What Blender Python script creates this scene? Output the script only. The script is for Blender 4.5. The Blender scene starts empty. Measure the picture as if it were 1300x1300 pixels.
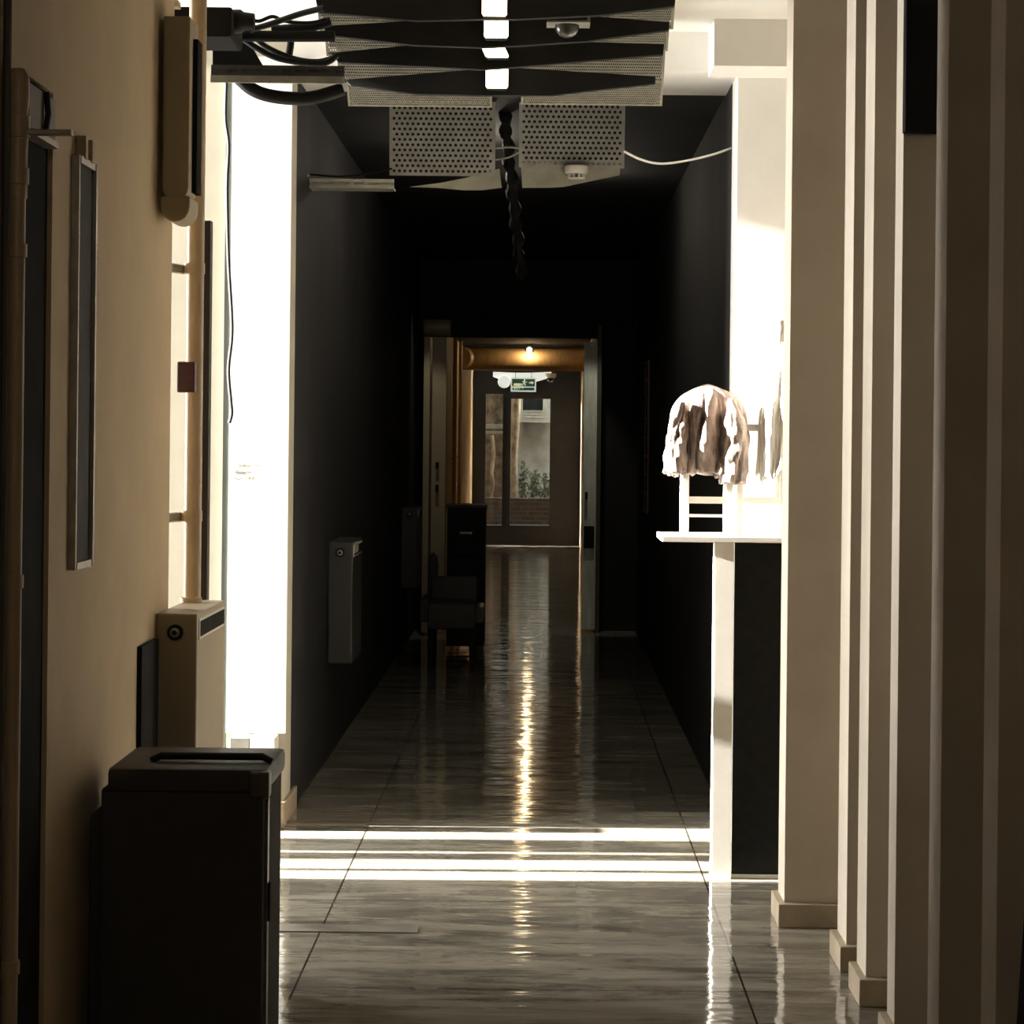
import bpy, bmesh, math, random
from mathutils import Vector, Matrix
random.seed(7)
scene = bpy.context.scene
col = scene.collection

# ------------------------------------------------------------------ camera
F, VX, VY, CH, ROLL = 3000.0, 690.0, 560.0, 1.4, math.radians(0.6)
cam_data = bpy.data.cameras.new('camera')
cam_data.sensor_width = 36.0
cam_data.lens = F / 1300.0 * 36.0
cam_data.shift_x = -(VX - 650.0) / 1300.0
cam_data.shift_y = -(650.0 - VY) / 1300.0
cam_data.clip_end = 200
cam = bpy.data.objects.new('camera', cam_data)
col.objects.link(cam)
cam.location = (0, 0, CH)
cam.rotation_euler = (math.radians(90), -ROLL, 0)
scene.camera = cam

# ------------------------------------------------------------------ sky, sun, exposure
SKY, SUN = 100.0, 145.0
world = bpy.data.worlds.new('sky')
scene.world = world
world.use_nodes = True
bg = world.node_tree.nodes['Background']
bg.inputs['Color'].default_value = (1.0, 0.985, 0.95, 1)
bg.inputs['Strength'].default_value = SKY
sun_data = bpy.data.lights.new('sun', 'SUN')
sun_data.energy = SUN
sun_data.color = (1.0, 0.97, 0.92)
sun_data.angle = math.radians(0.5)
sun = bpy.data.objects.new('sun', sun_data)
col.objects.link(sun)
sun.rotation_euler = Vector((1.0, 0.018, -0.28)).to_track_quat('-Z', 'Y').to_euler()
sun.location = (-6, 8, 5)


def portal(name, loc, rot, sx, sy):
    a = bpy.data.lights.new(name, 'AREA')
    a.shape = 'RECTANGLE'
    a.size, a.size_y = sx, sy
    a.cycles.is_portal = True
    o = bpy.data.objects.new(name, a)
    o.location = loc
    o.rotation_euler = rot
    col.objects.link(o)


portal('daylight_window_portal', (-4.19, 8.0, 2.05), (0, -math.pi / 2, 0), 3.3, 1.3)
vs = scene.view_settings
vs.view_transform = 'Standard'
vs.look = 'None'
vs.gamma = 1
vs.use_curve_mapping = False
vs.exposure = 0.0

# ------------------------------------------------------------------ helpers


def P(px, py, d):
    """point in the corridor that stands d metres ahead of the camera, seen at photo pixel px, py"""
    dx, dy = px - VX, py - VY
    c, s = math.cos(ROLL), math.sin(ROLL)
    x, y = dx * c + dy * s, -dx * s + dy * c
    return Vector((x * d / F, d, CH - y * d / F))


org = {}


class MB:
    def __init__(self):
        self.v, self.f = [], []

    def add(self, vs_, fs_):
        n = len(self.v)
        self.v += [Vector(p) for p in vs_]
        self.f += [[i + n for i in f] for f in fs_]
        return self

    def box(self, x0, x1, y0, y1, z0, z1):
        x0, x1 = min(x0, x1), max(x0, x1)
        y0, y1 = min(y0, y1), max(y0, y1)
        z0, z1 = min(z0, z1), max(z0, z1)
        return self.add([(x0, y0, z0), (x1, y0, z0), (x1, y1, z0), (x0, y1, z0), (x0, y0, z1), (x1, y0, z1), (x1, y1, z1), (x0, y1, z1)],
                        [(0, 3, 2, 1), (4, 5, 6, 7), (0, 1, 5, 4), (1, 2, 6, 5), (2, 3, 7, 6), (3, 0, 4, 7)])

    def prism(self, pts, dvec):
        n = len(pts)
        dvec = Vector(dvec)
        a = [Vector(p) for p in pts]
        fs_ = [list(range(n)), list(range(2 * n - 1, n - 1, -1))]
        fs_ += [[i, i + n, (i + 1) % n + n, (i + 1) % n] for i in range(n)]
        return self.add(a + [p + dvec for p in a], fs_)

    def pic(self, pix, d, t):
        """prism whose front outline stands d metres ahead and is t deep"""
        return self.prism([P(x, y, d) for x, y in pix], (0, t, 0))

    def tube(self, pts, r, n=10, caps=True):
        pts = [Vector(p) for p in pts]
        rs = r if isinstance(r, (list, tuple)) else [r] * len(pts)
        t0 = (pts[1] - pts[0]).normalized()
        up = Vector((0, 0, 1)) if abs(t0.z) < 0.9 else Vector((1, 0, 0))
        u = t0.cross(up).normalized()
        vs_, fs_ = [], []
        for i, p in enumerate(pts):
            t = (pts[min(i + 1, len(pts) - 1)] - pts[max(i - 1, 0)]).normalized()
            u = (u - t * u.dot(t)).normalized()
            w = t.cross(u)
            for k in range(n):
                a = 2 * math.pi * k / n
                vs_.append(p + (u * math.cos(a) + w * math.sin(a)) * rs[i])
        for i in range(len(pts) - 1):
            for k in range(n):
                fs_.append((i * n + k, i * n + (k + 1) % n, (i + 1) * n + (k + 1) % n, (i + 1) * n + k))
        if caps:
            fs_.append(tuple(range(n - 1, -1, -1)))
            fs_.append(tuple(range((len(pts) - 1) * n, len(pts) * n)))
        return self.add(vs_, fs_)

    def lathe(self, base, axis, prof, n=20):
        """prof: (distance along the axis, radius)"""
        base, axis = Vector(base), Vector(axis).normalized()
        return self.tube([base + axis * h for h, r in prof], [max(r, 1e-4) for h, r in prof], n) if False else self._lathe(base, axis, prof, n)

    def _lathe(self, base, axis, prof, n):
        up = Vector((0, 0, 1)) if abs(axis.z) < 0.9 else Vector((1, 0, 0))
        u = axis.cross(up).normalized()
        w = axis.cross(u)
        vs_, fs_ = [], []
        for h, r in prof:
            for k in range(n):
                a = 2 * math.pi * k / n
                vs_.append(base + axis * h + (u * math.cos(a) + w * math.sin(a)) * max(r, 1e-4))
        for i in range(len(prof) - 1):
            for k in range(n):
                fs_.append((i * n + k, i * n + (k + 1) % n, (i + 1) * n + (k + 1) % n, (i + 1) * n + k))
        fs_.append(tuple(range(n - 1, -1, -1)))
        fs_.append(tuple(range((len(prof) - 1) * n, len(prof) * n)))
        return self.add(vs_, fs_)

    def build(self, name, mat, parent=None, bevel=0.0, smooth=False, at=None):
        me = bpy.data.meshes.new(name)
        o = bpy.data.objects.new(name, me)
        if parent is not None:
            off = org[parent]
        elif at is not None:
            off = Vector(at)
        else:
            off = Vector((0, 0, 0))
        me.from_pydata([p - off for p in self.v], [], self.f)
        bm = bmesh.new()
        bm.from_mesh(me)
        bmesh.ops.recalc_face_normals(bm, faces=bm.faces)
        if bevel:
            bmesh.ops.bevel(bm, geom=[e for e in bm.edges], offset=bevel, segments=2, affect='EDGES', profile=0.6, clamp_overlap=True)
        bm.to_mesh(me)
        bm.free()
        me.materials.append(mat)
        if smooth:
            for p in me.polygons:
                p.use_smooth = True
            try:
                me.set_sharp_from_angle(angle=math.radians(40))
            except Exception:
                pass
        col.objects.link(o)
        if parent is not None:
            o.parent = parent
        else:
            o.location = off
        org[o] = off
        return o


def tag(o, label, cat, group=None, kind=None):
    o['label'] = label
    o['category'] = cat
    if group:
        o['group'] = group
    if kind:
        o['kind'] = kind
    return o


def thing(name, loc, label, cat, group=None):
    o = bpy.data.objects.new(name, None)
    o.empty_display_size = 0.05
    o.location = loc
    col.objects.link(o)
    org[o] = Vector(loc)
    return tag(o, label, cat, group)


def struct(name, mb, mat, parent=None, label=None, **k):
    o = mb.build(name, mat, parent, **k)
    if parent is None:
        o['kind'] = 'structure'
    if label:
        o['label'] = label
    return o


def copy_tree(o, parent=None):
    c = o.copy()
    col.objects.link(c)
    if parent is not None:
        c.parent = parent
    org[c] = org.get(o, Vector())
    for ch in list(o.children):
        copy_tree(ch, c)
    return c


# ------------------------------------------------------------------ materials
MATS = {}


def mat(name, rgb, rough=0.6, metal=0.0, var=0.0, scale=6.0, stretch=(1, 1, 1), bump=0.0, spec=None, rgb2=None, emit=None, emit_s=0.0):
    m = bpy.data.materials.new(name)
    m.use_nodes = True
    nt = m.node_tree
    b = nt.nodes['Principled BSDF']
    b.inputs['Base Color'].default_value = (*rgb, 1)
    b.inputs['Roughness'].default_value = rough
    b.inputs['Metallic'].default_value = metal
    if spec is not None:
        b.inputs['Specular IOR Level'].default_value = spec
    if emit:
        b.inputs['Emission Color'].default_value = (*emit, 1)
        b.inputs['Emission Strength'].default_value = emit_s
    if var or bump or rgb2:
        tc = nt.nodes.new('ShaderNodeTexCoord')
        mp = nt.nodes.new('ShaderNodeMapping')
        mp.inputs['Scale'].default_value = stretch
        nz = nt.nodes.new('ShaderNodeTexNoise')
        nz.inputs['Scale'].default_value = scale
        nz.inputs['Detail'].default_value = 6
        nz.inputs['Roughness'].default_value = 0.62
        nt.links.new(tc.outputs['Object'], mp.inputs['Vector'])
        nt.links.new(mp.outputs['Vector'], nz.inputs['Vector'])
        if var or rgb2:
            r = nt.nodes.new('ShaderNodeValToRGB')
            r.color_ramp.elements[0].position = 0.32
            r.color_ramp.elements[1].position = 0.68
            c0 = rgb2 if rgb2 else tuple(c * (1 - var) for c in rgb)
            r.color_ramp.elements[0].color = (*c0, 1)
            r.color_ramp.elements[1].color = (*(rgb if rgb2 else tuple(min(1, c * (1 + var * 0.5)) for c in rgb)), 1)
            nt.links.new(nz.outputs['Fac'], r.inputs['Fac'])
            nt.links.new(r.outputs['Color'], b.inputs['Base Color'])
        if bump:
            bp = nt.nodes.new('ShaderNodeBump')
            bp.inputs['Strength'].default_value = bump
            bp.inputs['Distance'].default_value = 0.01
            nt.links.new(nz.outputs['Fac'], bp.inputs['Height'])
            nt.links.new(bp.outputs['Normal'], b.inputs['Normal'])
    MATS[name] = m
    return m


def floor_material():
    m = bpy.data.materials.new('veined_floor_tiles')
    m.use_nodes = True
    nt = m.node_tree
    L = nt.links.new
    b = nt.nodes['Principled BSDF']
    tc = nt.nodes.new('ShaderNodeTexCoord')

    def noise(sx, sy, scale, detail=6, dist=0.0):
        mp = nt.nodes.new('ShaderNodeMapping')
        mp.inputs['Scale'].default_value = (sx, sy, 1)
        L(tc.outputs['Object'], mp.inputs['Vector'])
        n = nt.nodes.new('ShaderNodeTexNoise')
        n.inputs['Scale'].default_value = scale
        n.inputs['Detail'].default_value = detail
        n.inputs['Roughness'].default_value = 0.65
        n.inputs['Distortion'].default_value = dist
        L(mp.outputs['Vector'], n.inputs['Vector'])
        return n
    veins = noise(0.55, 2.3, 3.2, 8, 0.9)
    ramp = nt.nodes.new('ShaderNodeValToRGB')
    e = ramp.color_ramp.elements
    e[0].position, e[0].color = 0.30, (0.10, 0.092, 0.072, 1)
    e[1].position, e[1].color = 0.72, (0.37, 0.335, 0.265, 1)
    q = e.new(0.47)
    q.color = (0.22, 0.20, 0.158, 1)
    q = e.new(0.56)
    q.color = (0.30, 0.272, 0.215, 1)
    L(veins.outputs['Fac'], ramp.inputs['Fac'])
    # tile joints
    br = nt.nodes.new('ShaderNodeTexBrick')
    mp = nt.nodes.new('ShaderNodeMapping')
    mp.inputs['Location'].default_value = (0.62, -7.18 + 1.15 * 7, 0)
    L(tc.outputs['Object'], mp.inputs['Vector'])
    L(mp.outputs['Vector'], br.inputs['Vector'])
    br.offset = 0.0
    br.inputs['Scale'].default_value = 1.0
    br.inputs['Brick Width'].default_value = 1.15
    br.inputs['Row Height'].default_value = 1.15
    br.inputs['Mortar Size'].default_value = 0.0032
    br.inputs['Mortar Smooth'].default_value = 0.3
    br.inputs['Color1'].default_value = (1, 1, 1, 1)
    br.inputs['Color2'].default_value = (0.86, 0.86, 0.86, 1)
    br.inputs['Mortar'].default_value = (0.13, 0.11, 0.09, 1)
    mx = nt.nodes.new('ShaderNodeMix')
    mx.data_type = 'RGBA'
    mx.blend_type = 'MULTIPLY'
    mx.inputs[0].default_value = 1.0
    L(ramp.outputs['Color'], mx.inputs[6])
    L(br.outputs['Color'], mx.inputs[7])
    L(mx.outputs[2], b.inputs['Base Color'])
    fine = noise(0.35, 5.5, 6.0, 4, 0.3)
    rr = nt.nodes.new('ShaderNodeMapRange')
    rr.inputs['From Min'].default_value = 0.35
    rr.inputs['From Max'].default_value = 0.65
    rr.inputs['To Min'].default_value = 0.03
    rr.inputs['To Max'].default_value = 0.10
    L(fine.outputs['Fac'], rr.inputs['Value'])
    L(rr.outputs['Result'], b.inputs['Roughness'])
    bp = nt.nodes.new('ShaderNodeBump')
    bp.inputs['Strength'].default_value = 0.10
    bp.inputs['Distance'].default_value = 0.004
    L(fine.outputs['Fac'], bp.inputs['Height'])
    wave = noise(0.22, 1.0, 5.0, 3, 0.2)
    bp2 = nt.nodes.new('ShaderNodeBump')
    bp2.inputs['Strength'].default_value = 1.0
    bp2.inputs['Distance'].default_value = 0.0075
    L(wave.outputs['Fac'], bp2.inputs['Height'])
    L(bp.outputs['Normal'], bp2.inputs['Normal'])
    L(bp2.outputs['Normal'], b.inputs['Normal'])
    b.inputs['IOR'].default_value = 1.75
    return m


FLOOR = floor_material()
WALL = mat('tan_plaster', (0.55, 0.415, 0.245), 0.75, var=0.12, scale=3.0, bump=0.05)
FIN = mat('beige_paint', (0.50, 0.435, 0.345), 0.7, var=0.10, scale=4.0, bump=0.04)
WHITE = mat('white_plaster', (0.80, 0.775, 0.72), 0.8, var=0.05, scale=5.0, bump=0.03)
CEIL = mat('white_ceiling_paint', (0.80, 0.775, 0.72), 0.85, var=0.04, scale=3.0)
BLACKW = mat('light_damping_black', (0.027, 0.026, 0.025), 0.85, var=0.2, scale=3.0, spec=0.1)  # corridor gloom put into the colour; also stops bounce off unseen surfaces
BASEB = mat('beige_stone_skirting', (0.36, 0.29, 0.20), 0.5, var=0.2, scale=12)
TANPIPE = mat('cream_painted_pipe', (0.42, 0.31, 0.185), 0.45, var=0.12, scale=8)
CREAM = mat('cream_enamel', (0.36, 0.29, 0.175), 0.45, var=0.06, scale=6)
BLACK = mat('black_paint', (0.024, 0.023, 0.022), 0.9, var=0.2, scale=8, spec=0.03)
BLACKG = mat('black_vinyl', (0.065, 0.061, 0.056), 0.42, var=0.1, scale=14, bump=0.1, spec=0.07)
BLACKC = mat('black_cloth', (0.065, 0.061, 0.056), 0.95, var=0.08, scale=20, spec=0.05)
BAFFLE = mat('black_baffle_cloth', (0.03, 0.029, 0.028), 0.95, spec=0.05, var=.2)
RUBBER = mat('black_rubber', (0.014, 0.0135, 0.013), 0.55, spec=0.2, var=0.2, scale=10)
DKBROWN = mat('dark_brown_wood', (0.045, 0.030, 0.018), 0.5, var=0.4, scale=5, stretch=(1, 1, 0.2))
DKRED = mat('dark_red_paint', (0.055, 0.012, 0.008), 0.5, var=0.3, scale=20)
STEEL = mat('dull_steel', (0.36, 0.33, 0.28), 0.42, metal=0.85, var=0.25, scale=20)
GALV = mat('galvanised_steel', (0.34, 0.33, 0.28), 0.55, metal=0.35, var=0.25, scale=15)
MESHM = mat('expanded_metal', (0.19, 0.175, 0.13), 0.55, metal=0.2, var=0.2, scale=15)
PERF = mat('grey_perforated_metal', (0.32, 0.315, 0.285), 0.6, metal=0.1, var=0.35, scale=9, rgb2=(0.22, 0.215, 0.195))
WHITEP = mat('white_plastic', (0.78, 0.74, 0.66), 0.45, var=0.03)
WHITEW = mat('white_painted_wood', (0.80, 0.76, 0.68), 0.5, var=0.06, scale=9)
BOARD = mat('white_board', (0.85, 0.83, 0.78), 0.6, var=0.02)
INK = mat('faded_ink', (0.05, 0.048, 0.03), 0.8, var=0.1)
GREENG = mat('grey_green_frame', (0.05, 0.054, 0.042), 0.5, var=0.1)
DOORG = mat('pale_green_door_paint', (0.78, 0.80, 0.66), 0.5, var=0.3, scale=5, stretch=(3, 3, 0.6))
DRAPE = mat('grey_drape', (0.33, 0.32, 0.25), 0.9, var=0.25, scale=7)
DARKGLASS = mat('dark_glass', (0.01, 0.012, 0.011), 0.08, spec=0.5, var=0.1)
LITVENT = mat('lit_vent_strip', (0.62, 0.58, 0.48), 0.7, var=0.2, scale=60)  # light on the vent slot put into the colour


def fur_material(name, light, dark):
    m = mat(name, light, 0.95, rgb2=dark, scale=9, stretch=(2.2, 2.2, 0.8), bump=0.9, spec=0.1)
    return m


FUR = fur_material('shaggy_fur', (0.52, 0.42, 0.36), (0.045, 0.028, 0.021))
WOOL = fur_material('white_wool', (0.86, 0.83, 0.76), (0.70, 0.66, 0.58))


def lamp_material(name, rgb, s):
    return mat(name, rgb, 0.4, emit=rgb, emit_s=s)


LAMP = lamp_material('warm_lamp_lens', (1.0, 0.80, 0.52), 9.0)


def glass_material():
    m = bpy.data.materials.new('clear_pane')
    m.use_nodes = True
    nt = m.node_tree
    nt.nodes.remove(nt.nodes['Principled BSDF'])
    out = [n for n in nt.nodes if n.type == 'OUTPUT_MATERIAL'][0]
    t = nt.nodes.new('ShaderNodeBsdfTransparent')
    t.inputs['Color'].default_value = (0.9, 0.92, 0.9, 1)
    g = nt.nodes.new('ShaderNodeBsdfGlossy')
    g.inputs['Roughness'].default_value = 0.03
    mx = nt.nodes.new('ShaderNodeMixShader')
    mx.inputs[0].default_value = 0.05
    nt.links.new(t.outputs[0], mx.inputs[1])
    nt.links.new(g.outputs[0], mx.inputs[2])
    nt.links.new(mx.outputs[0], out.inputs[0])
    return m


GLASS = glass_material()

# ------------------------------------------------------------------ the setting
WL, WR = -0.98, 1.25           # near corridor walls
D0, D1 = 8.57, 9.15            # lintel wall between the bright bay and the dark corridor
CZ = 2.89                      # ceiling of the near bay
DL, DR = -0.932, 0.692         # dark corridor walls
PD = 17.5                      # inner portal
FD = 32.0                      # glazed end door

struct('floor', MB().box(-1.6, 1.6, -1.2, 37, -0.1, 0), FLOOR)
struct('floor_alcove', MB().box(-4.3, -1.6, 6.0, 8.82, -0.1, 0), BLACKW)  # unseen alcove floor kept black to stop bounced light
struct('ceiling_bay', MB().box(-1.3, 1.6, 6.6, D0, CZ, CZ + 0.15), CEIL)
struct('ceiling_alcove', MB().box(-4.3, -1.35, 6.0, 8.82, 3.62, 3.75).box(-1.35, -1.3, 6.0, D0, CZ, 3.75), BLACKW)
struct('ceiling', MB().box(-1.6, 1.6, -1.2, 6.6, CZ, CZ + 0.15), BLACKW)  # unseen near ceiling blackened to cut bounced light
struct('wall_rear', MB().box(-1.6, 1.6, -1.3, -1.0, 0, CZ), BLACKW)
w = MB()
w.box(-1.30, WL, -1.0, 4.42, 0, CZ)
w.box(-1.30, WL, 4.42, 4.69, 2.08, CZ)
w.box(-1.30, WL, 4.69, 6.2, 0, CZ)
struct('wall_left', w, WALL)
struct('door_1', MB().box(-1.05, -0.99, 4.42, 4.69, 0, 2.08), BLACK)
# window alcove on the left: unseen walls set deep and black to cut window light
w = MB()
w.box(-4.20, -4.00, 6.0, 7.45, 0, 3.62)
w.box(-4.20, -4.00, 7.45, 8.82, 0, 0.45)
w.box(-4.20, -4.00, 7.45, 8.82, 3.58, 3.62)
w.box(-4.20, -1.30, 6.0, 6.2, 0, 3.62)
w.box(-4.20, -1.40, D0, D0 + 0.25, 0, 3.62)
w.box(-1.50, -1.30, -1.0, 6.0, 0, CZ)
struct('wall_alcove', w, BLACKW)
#struct('trim_sill', MB().box(-1.30, -0.97, 6.2, D0, 0, 0.14), WHITE)
win = MB()
for a, b_ in ((7.45, 7.46), (7.60, 7.645), (7.815, 7.94), (7.97, 8.22)):
    win.box(-4.12, -4.06, a, b_, 0.45, 3.58)
win.box(-4.115, -4.065, 7.46, 7.95, 1.75, 1.88)
win.box(-4.115, -4.065, 7.46, D0, 0.45, 0.49)
struct('window_1', win, WHITEW)

# lintel wall
struct('wall_pier_left', MB().box(-1.4, DL, D0, D0 + .25, 0, CZ), mat('cream_jamb', (.42, .38, .29), .8, var=.06))
struct('wall_pier_right', MB().box(DR, 1.4, D0, D0 + 0.25, 0, CZ), WHITE)
struct('wall_lintel', MB().box(DL, DR, D0, D1, 2.745, CZ), WHITE)
struct('trim_soffit', MB().box(0.585, 1.25, 8.30, D0, 2.725, CZ), WHITE)
struct('baseboard_pier', MB().box(DL - 0.03, DL + 0.012, 8.50, 8.95, 0, 0.085), BASEB)

# right wall, then the row of projecting fins
struct('wall_right', MB().box(WR, 1.4, -1.0, 7.0, 0, CZ), FIN)
struct('wall_bay_absorber', MB().box(WR, 1.4, 7.0, D0, 0, CZ), mat('absorber_brown', (.17, .15, .12), .7, var=.2))  # unseen dark face added to absorb sunlight bouncing off the bay
FX = 0.82
fins = [(6.86, 7.04, 0.713), (6.29, 6.48, FX), (5.91, 6.08, FX), (5.43, 5.545, FX), (4.83, 4.97, FX), (4.23, 4.37, FX)]
for k, (a, b_, x) in enumerate(fins):
    t = struct('trim_%d' % (k + 1), MB().box(x, WR, a, b_, 0, CZ), FIN)
    struct('baseboard_right.%03d' % k if k else 'baseboard_right', MB().box(x - 0.02, WR, a - 0.03, b_ + 0.012, 0, 0.068), BASEB, bevel=0.004)

# dark corridor
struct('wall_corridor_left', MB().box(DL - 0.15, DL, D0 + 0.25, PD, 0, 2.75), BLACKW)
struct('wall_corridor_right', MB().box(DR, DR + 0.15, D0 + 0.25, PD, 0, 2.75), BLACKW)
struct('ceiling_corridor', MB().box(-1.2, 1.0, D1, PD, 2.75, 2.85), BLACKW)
w = MB()
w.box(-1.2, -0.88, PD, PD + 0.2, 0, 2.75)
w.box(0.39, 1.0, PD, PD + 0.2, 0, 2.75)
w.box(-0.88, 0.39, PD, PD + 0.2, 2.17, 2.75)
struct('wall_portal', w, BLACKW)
# far corridor
struct('wall_far_left', MB().box(-1.15, -0.96, PD + 0.2, 31.40, 0, 2.6).box(-1.15, -0.96, 31.48, FD, 0, 2.6), WALL)
struct('wall_far_right', MB().box(0.50, 0.65, PD + 0.2, FD, 0, 2.6), WALL)
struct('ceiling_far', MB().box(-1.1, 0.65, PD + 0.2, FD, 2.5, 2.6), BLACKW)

# ------------------------------------------------------------------ end door and the yard behind it
pane_l = [(617, 500), (637, 500), (637, 667), (617, 667)]
pane_r = [(649, 506), (697, 506), (697, 667), (649, 667)]


def rect(pix, d):
    a, c = P(*pix[0], d), P(*pix[2], d)
    return a.x, c.x, c.z, a.z


lx0, lx1, lz0, lz1 = rect(pane_l, FD)
rx0, rx1, rz0, rz1 = rect(pane_r, FD)
w = MB()
w.box(-1.15, lx0, FD, FD + 0.12, 0, 2.6)
w.box(lx1, rx0, FD, FD + 0.12, 0, 2.6)
w.box(rx1, 0.65, FD, FD + 0.12, 0, 2.6)
w.box(lx0, lx1, FD, FD + 0.12, lz1, 2.6)
w.box(lx0, lx1, FD, FD + 0.12, 0, lz0)
w.box(rx0, rx1, FD, FD + 0.12, rz1, 2.6)
w.box(rx0, rx1, FD, FD + 0.12, 0, rz0)
door = struct('door_2', w, RUBBER)
f = MB()
for a, b_, c, e in ((rx0 - .05, rx0, rz0 - .05, rz1 + .05), (rx1, rx1 + .05, rz0 - .05, rz1 + .05), (rx0, rx1, rz1, rz1 + .05), (rx0, rx1, rz0 - .05, rz0)):
    f.box(a, b_, FD - 0.03, FD, c, e)
struct('door_frame', f, RUBBER, door)
struct('glass_pane', MB().box(lx0, lx1, FD + 0.05, FD + 0.056, lz0, lz1), GLASS, door)
struct('glass_pane', MB().box(rx0, rx1, FD + 0.05, FD + 0.056, rz0, rz1), GLASS, door)

YARD = mat('weathered_plaster', (0.36, 0.34, 0.30), 0.9, rgb2=(0.22, 0.205, 0.175), scale=3.5, bump=0.2)
STONE = mat('rough_stone', (0.30, 0.215, 0.155), 0.95, rgb2=(0.05, 0.035, 0.026), scale=9, bump=0.6)
BARK = mat('peeling_bark', (0.52, 0.40, 0.28), 0.95, rgb2=(0.13, 0.08, 0.05), scale=7, stretch=(1, 1, 0.6), bump=0.7)
LEAF = mat('dark_leaves', (0.055, 0.06, 0.03), 0.8, var=0.5, scale=5)


def brick_material(name, c1, c2, mortar, bw, rh):
    m = bpy.data.materials.new(name)
    m.use_nodes = True
    nt = m.node_tree
    b = nt.nodes['Principled BSDF']
    b.inputs['Roughness'].default_value = 0.9
    tc = nt.nodes.new('ShaderNodeTexCoord')
    mp = nt.nodes.new('ShaderNodeMapping')
    mp.inputs['Rotation'].default_value = (math.pi / 2, 0, 0)
    br = nt.nodes.new('ShaderNodeTexBrick')
    br.inputs['Scale'].default_value = 1
    br.inputs['Brick Width'].default_value = bw
    br.inputs['Row Height'].default_value = rh
    br.inputs['Mortar Size'].default_value = 0.006
    br.inputs['Color1'].default_value = (*c1, 1)
    br.inputs['Color2'].default_value = (*c2, 1)
    br.inputs['Mortar'].default_value = (*mortar, 1)
    nt.links.new(tc.outputs['Object'], mp.inputs['Vector'])
    nt.links.new(mp.outputs['Vector'], br.inputs['Vector'])
    nt.links.new(br.outputs['Color'], b.inputs['Base Color'])
    return m


BRICK = brick_material('dark_brick', (0.07, 0.042, 0.03), (0.045, 0.028, 0.02), (0.09, 0.065, 0.05), 0.22, 0.07)
struct('wall_yard_back', MB().box(-1.6, 1.6, 36.6, 36.8, 0, 4.2), YARD)
struct('wall_yard_left', MB().box(-1.75, -1.6, FD + .12, 36.8, 0, 4.2), YARD)  # unseen side walls enclose the yard to limit sky light
struct('wall_yard_right', MB().box(1.6, 1.75, FD + .12, 36.8, 0, 4.2), YARD)
struct('yard_shade_front', MB().box(-1.75, 1.75, FD, FD + .12, 2.6, 4.2).box(-1.75, -1.15, FD, FD + .12, 0, 2.6).box(.65, 1.75, FD, FD + .12, 0, 2.6), YARD)  # unseen closure added to keep stray sky light out
struct('yard_shade_roof', MB().box(-1.75, 1.75, FD + .12, 35.75, 4.2, 4.3), BLACKW)  # unseen roof added, its gap sized to dim the yard
q = P(617, 632, 35.3)
tag(MB().box(-1.6, 1.6, 35.3, 35.5, 0, q.z).build('brick_wall', BRICK), 'low dark brick wall in the yard behind the end door', 'wall')
# stone pier seen through the narrow left pane
a, c = P(612, 480, 35.9), P(641, 480, 35.9)
pier = thing('stone_pier', ((a.x + c.x) / 2, 36.1, 0), 'rough brown stone pier behind the narrow left door pane', 'pier')
MB().box(a.x, c.x, 35.9, 36.3, 0, 3.2).build('shaft', STONE, pier)
z = P(627, 541, 35.85).z
MB().box(a.x - .03, c.x + .03, 35.84, 36.36, z - .04, z + .03).box(a.x - .015, c.x + .015, 35.87, 36.33, z - .12, z - .07).build('ledge', YARD, pier, bevel=0.01)
pts = [P(625, 552, 35.8), P(627, 575, 35.8), P(624, 600, 35.8), P(626, 618, 35.8), P(622, 640, 35.8), P(622, 678, 35.8)]
tag(MB().tube(pts, [.022, .03, .028, .025, .022, .03], 10).build('tree_trunk', BARK, smooth=True), 'pale slender trunk in front of the stone pier', 'tree')
pts = [P(653, 672, 35.9), P(653, 640, 35.9), P(652, 600, 35.9), P(653, 570, 35.9), P(654, 540, 35.9), P(655, 505, 35.9), P(655, 480, 35.9)]
tag(MB().tube(pts, [.06, .06, .055, .05, .07, .075, .075], 12).build('tree_trunk', BARK, smooth=True), 'thick trunk with peeling tan bark behind the wide right door pane', 'tree')
# yard window
a, c = P(664, 497, 36.58), P(694, 533, 36.58)
yw = thing('yard_window', ((a.x + c.x) / 2, 36.6, c.z), 'dark barred window in the pale yard wall behind the end door', 'window')
MB().box(a.x, c.x - .06, 36.57, 36.6, c.z + .12, a.z).build('pane', DARKGLASS, yw)
fr = MB()
fr.box(c.x - .06, c.x, 36.54, 36.6, c.z + .05, a.z)
for k in range(3):
    fr.box(a.x, c.x, 36.53, 36.6, c.z + .03 + k * .045, c.z + .055 + k * .045)
fr.build('frame', GALV, yw)
MB().box(a.x - .05, c.x + .04, 36.48, 36.6, c.z - .04, c.z).build('sill', YARD, yw)


def bush(px, py, d, w_, h_, n, label):
    base = P(px, py, d)
    m = MB()
    for k in range(n):
        t = random.random()
        p = base + Vector((random.gauss(0, w_ * (1 - .4 * t)), random.gauss(0, .08), h_ * t))
        s = random.uniform(.02, .05)
        u = Vector((random.gauss(0, 1), random.gauss(0, 1), random.gauss(0, 1))).normalized()
        v = u.orthogonal().normalized()
        m.add([p, p + u * s + v * s * .4, p + u * s * 2, p + u * s - v * s * .4], [(0, 1, 2, 3)])
    root = thing('shrub', (base.x, base.y, 0), label, 'shrub', 'shrubs behind the low brick wall')
    m.build('foliage', LEAF, root)
    MB().tube([Vector((base.x, base.y, 0)), Vector((base.x + .02, base.y, base.z * .6)), base + Vector((0, 0, h_ * .5))], [.02, .016, .008], 6).build('stem', BARK, root)


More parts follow.
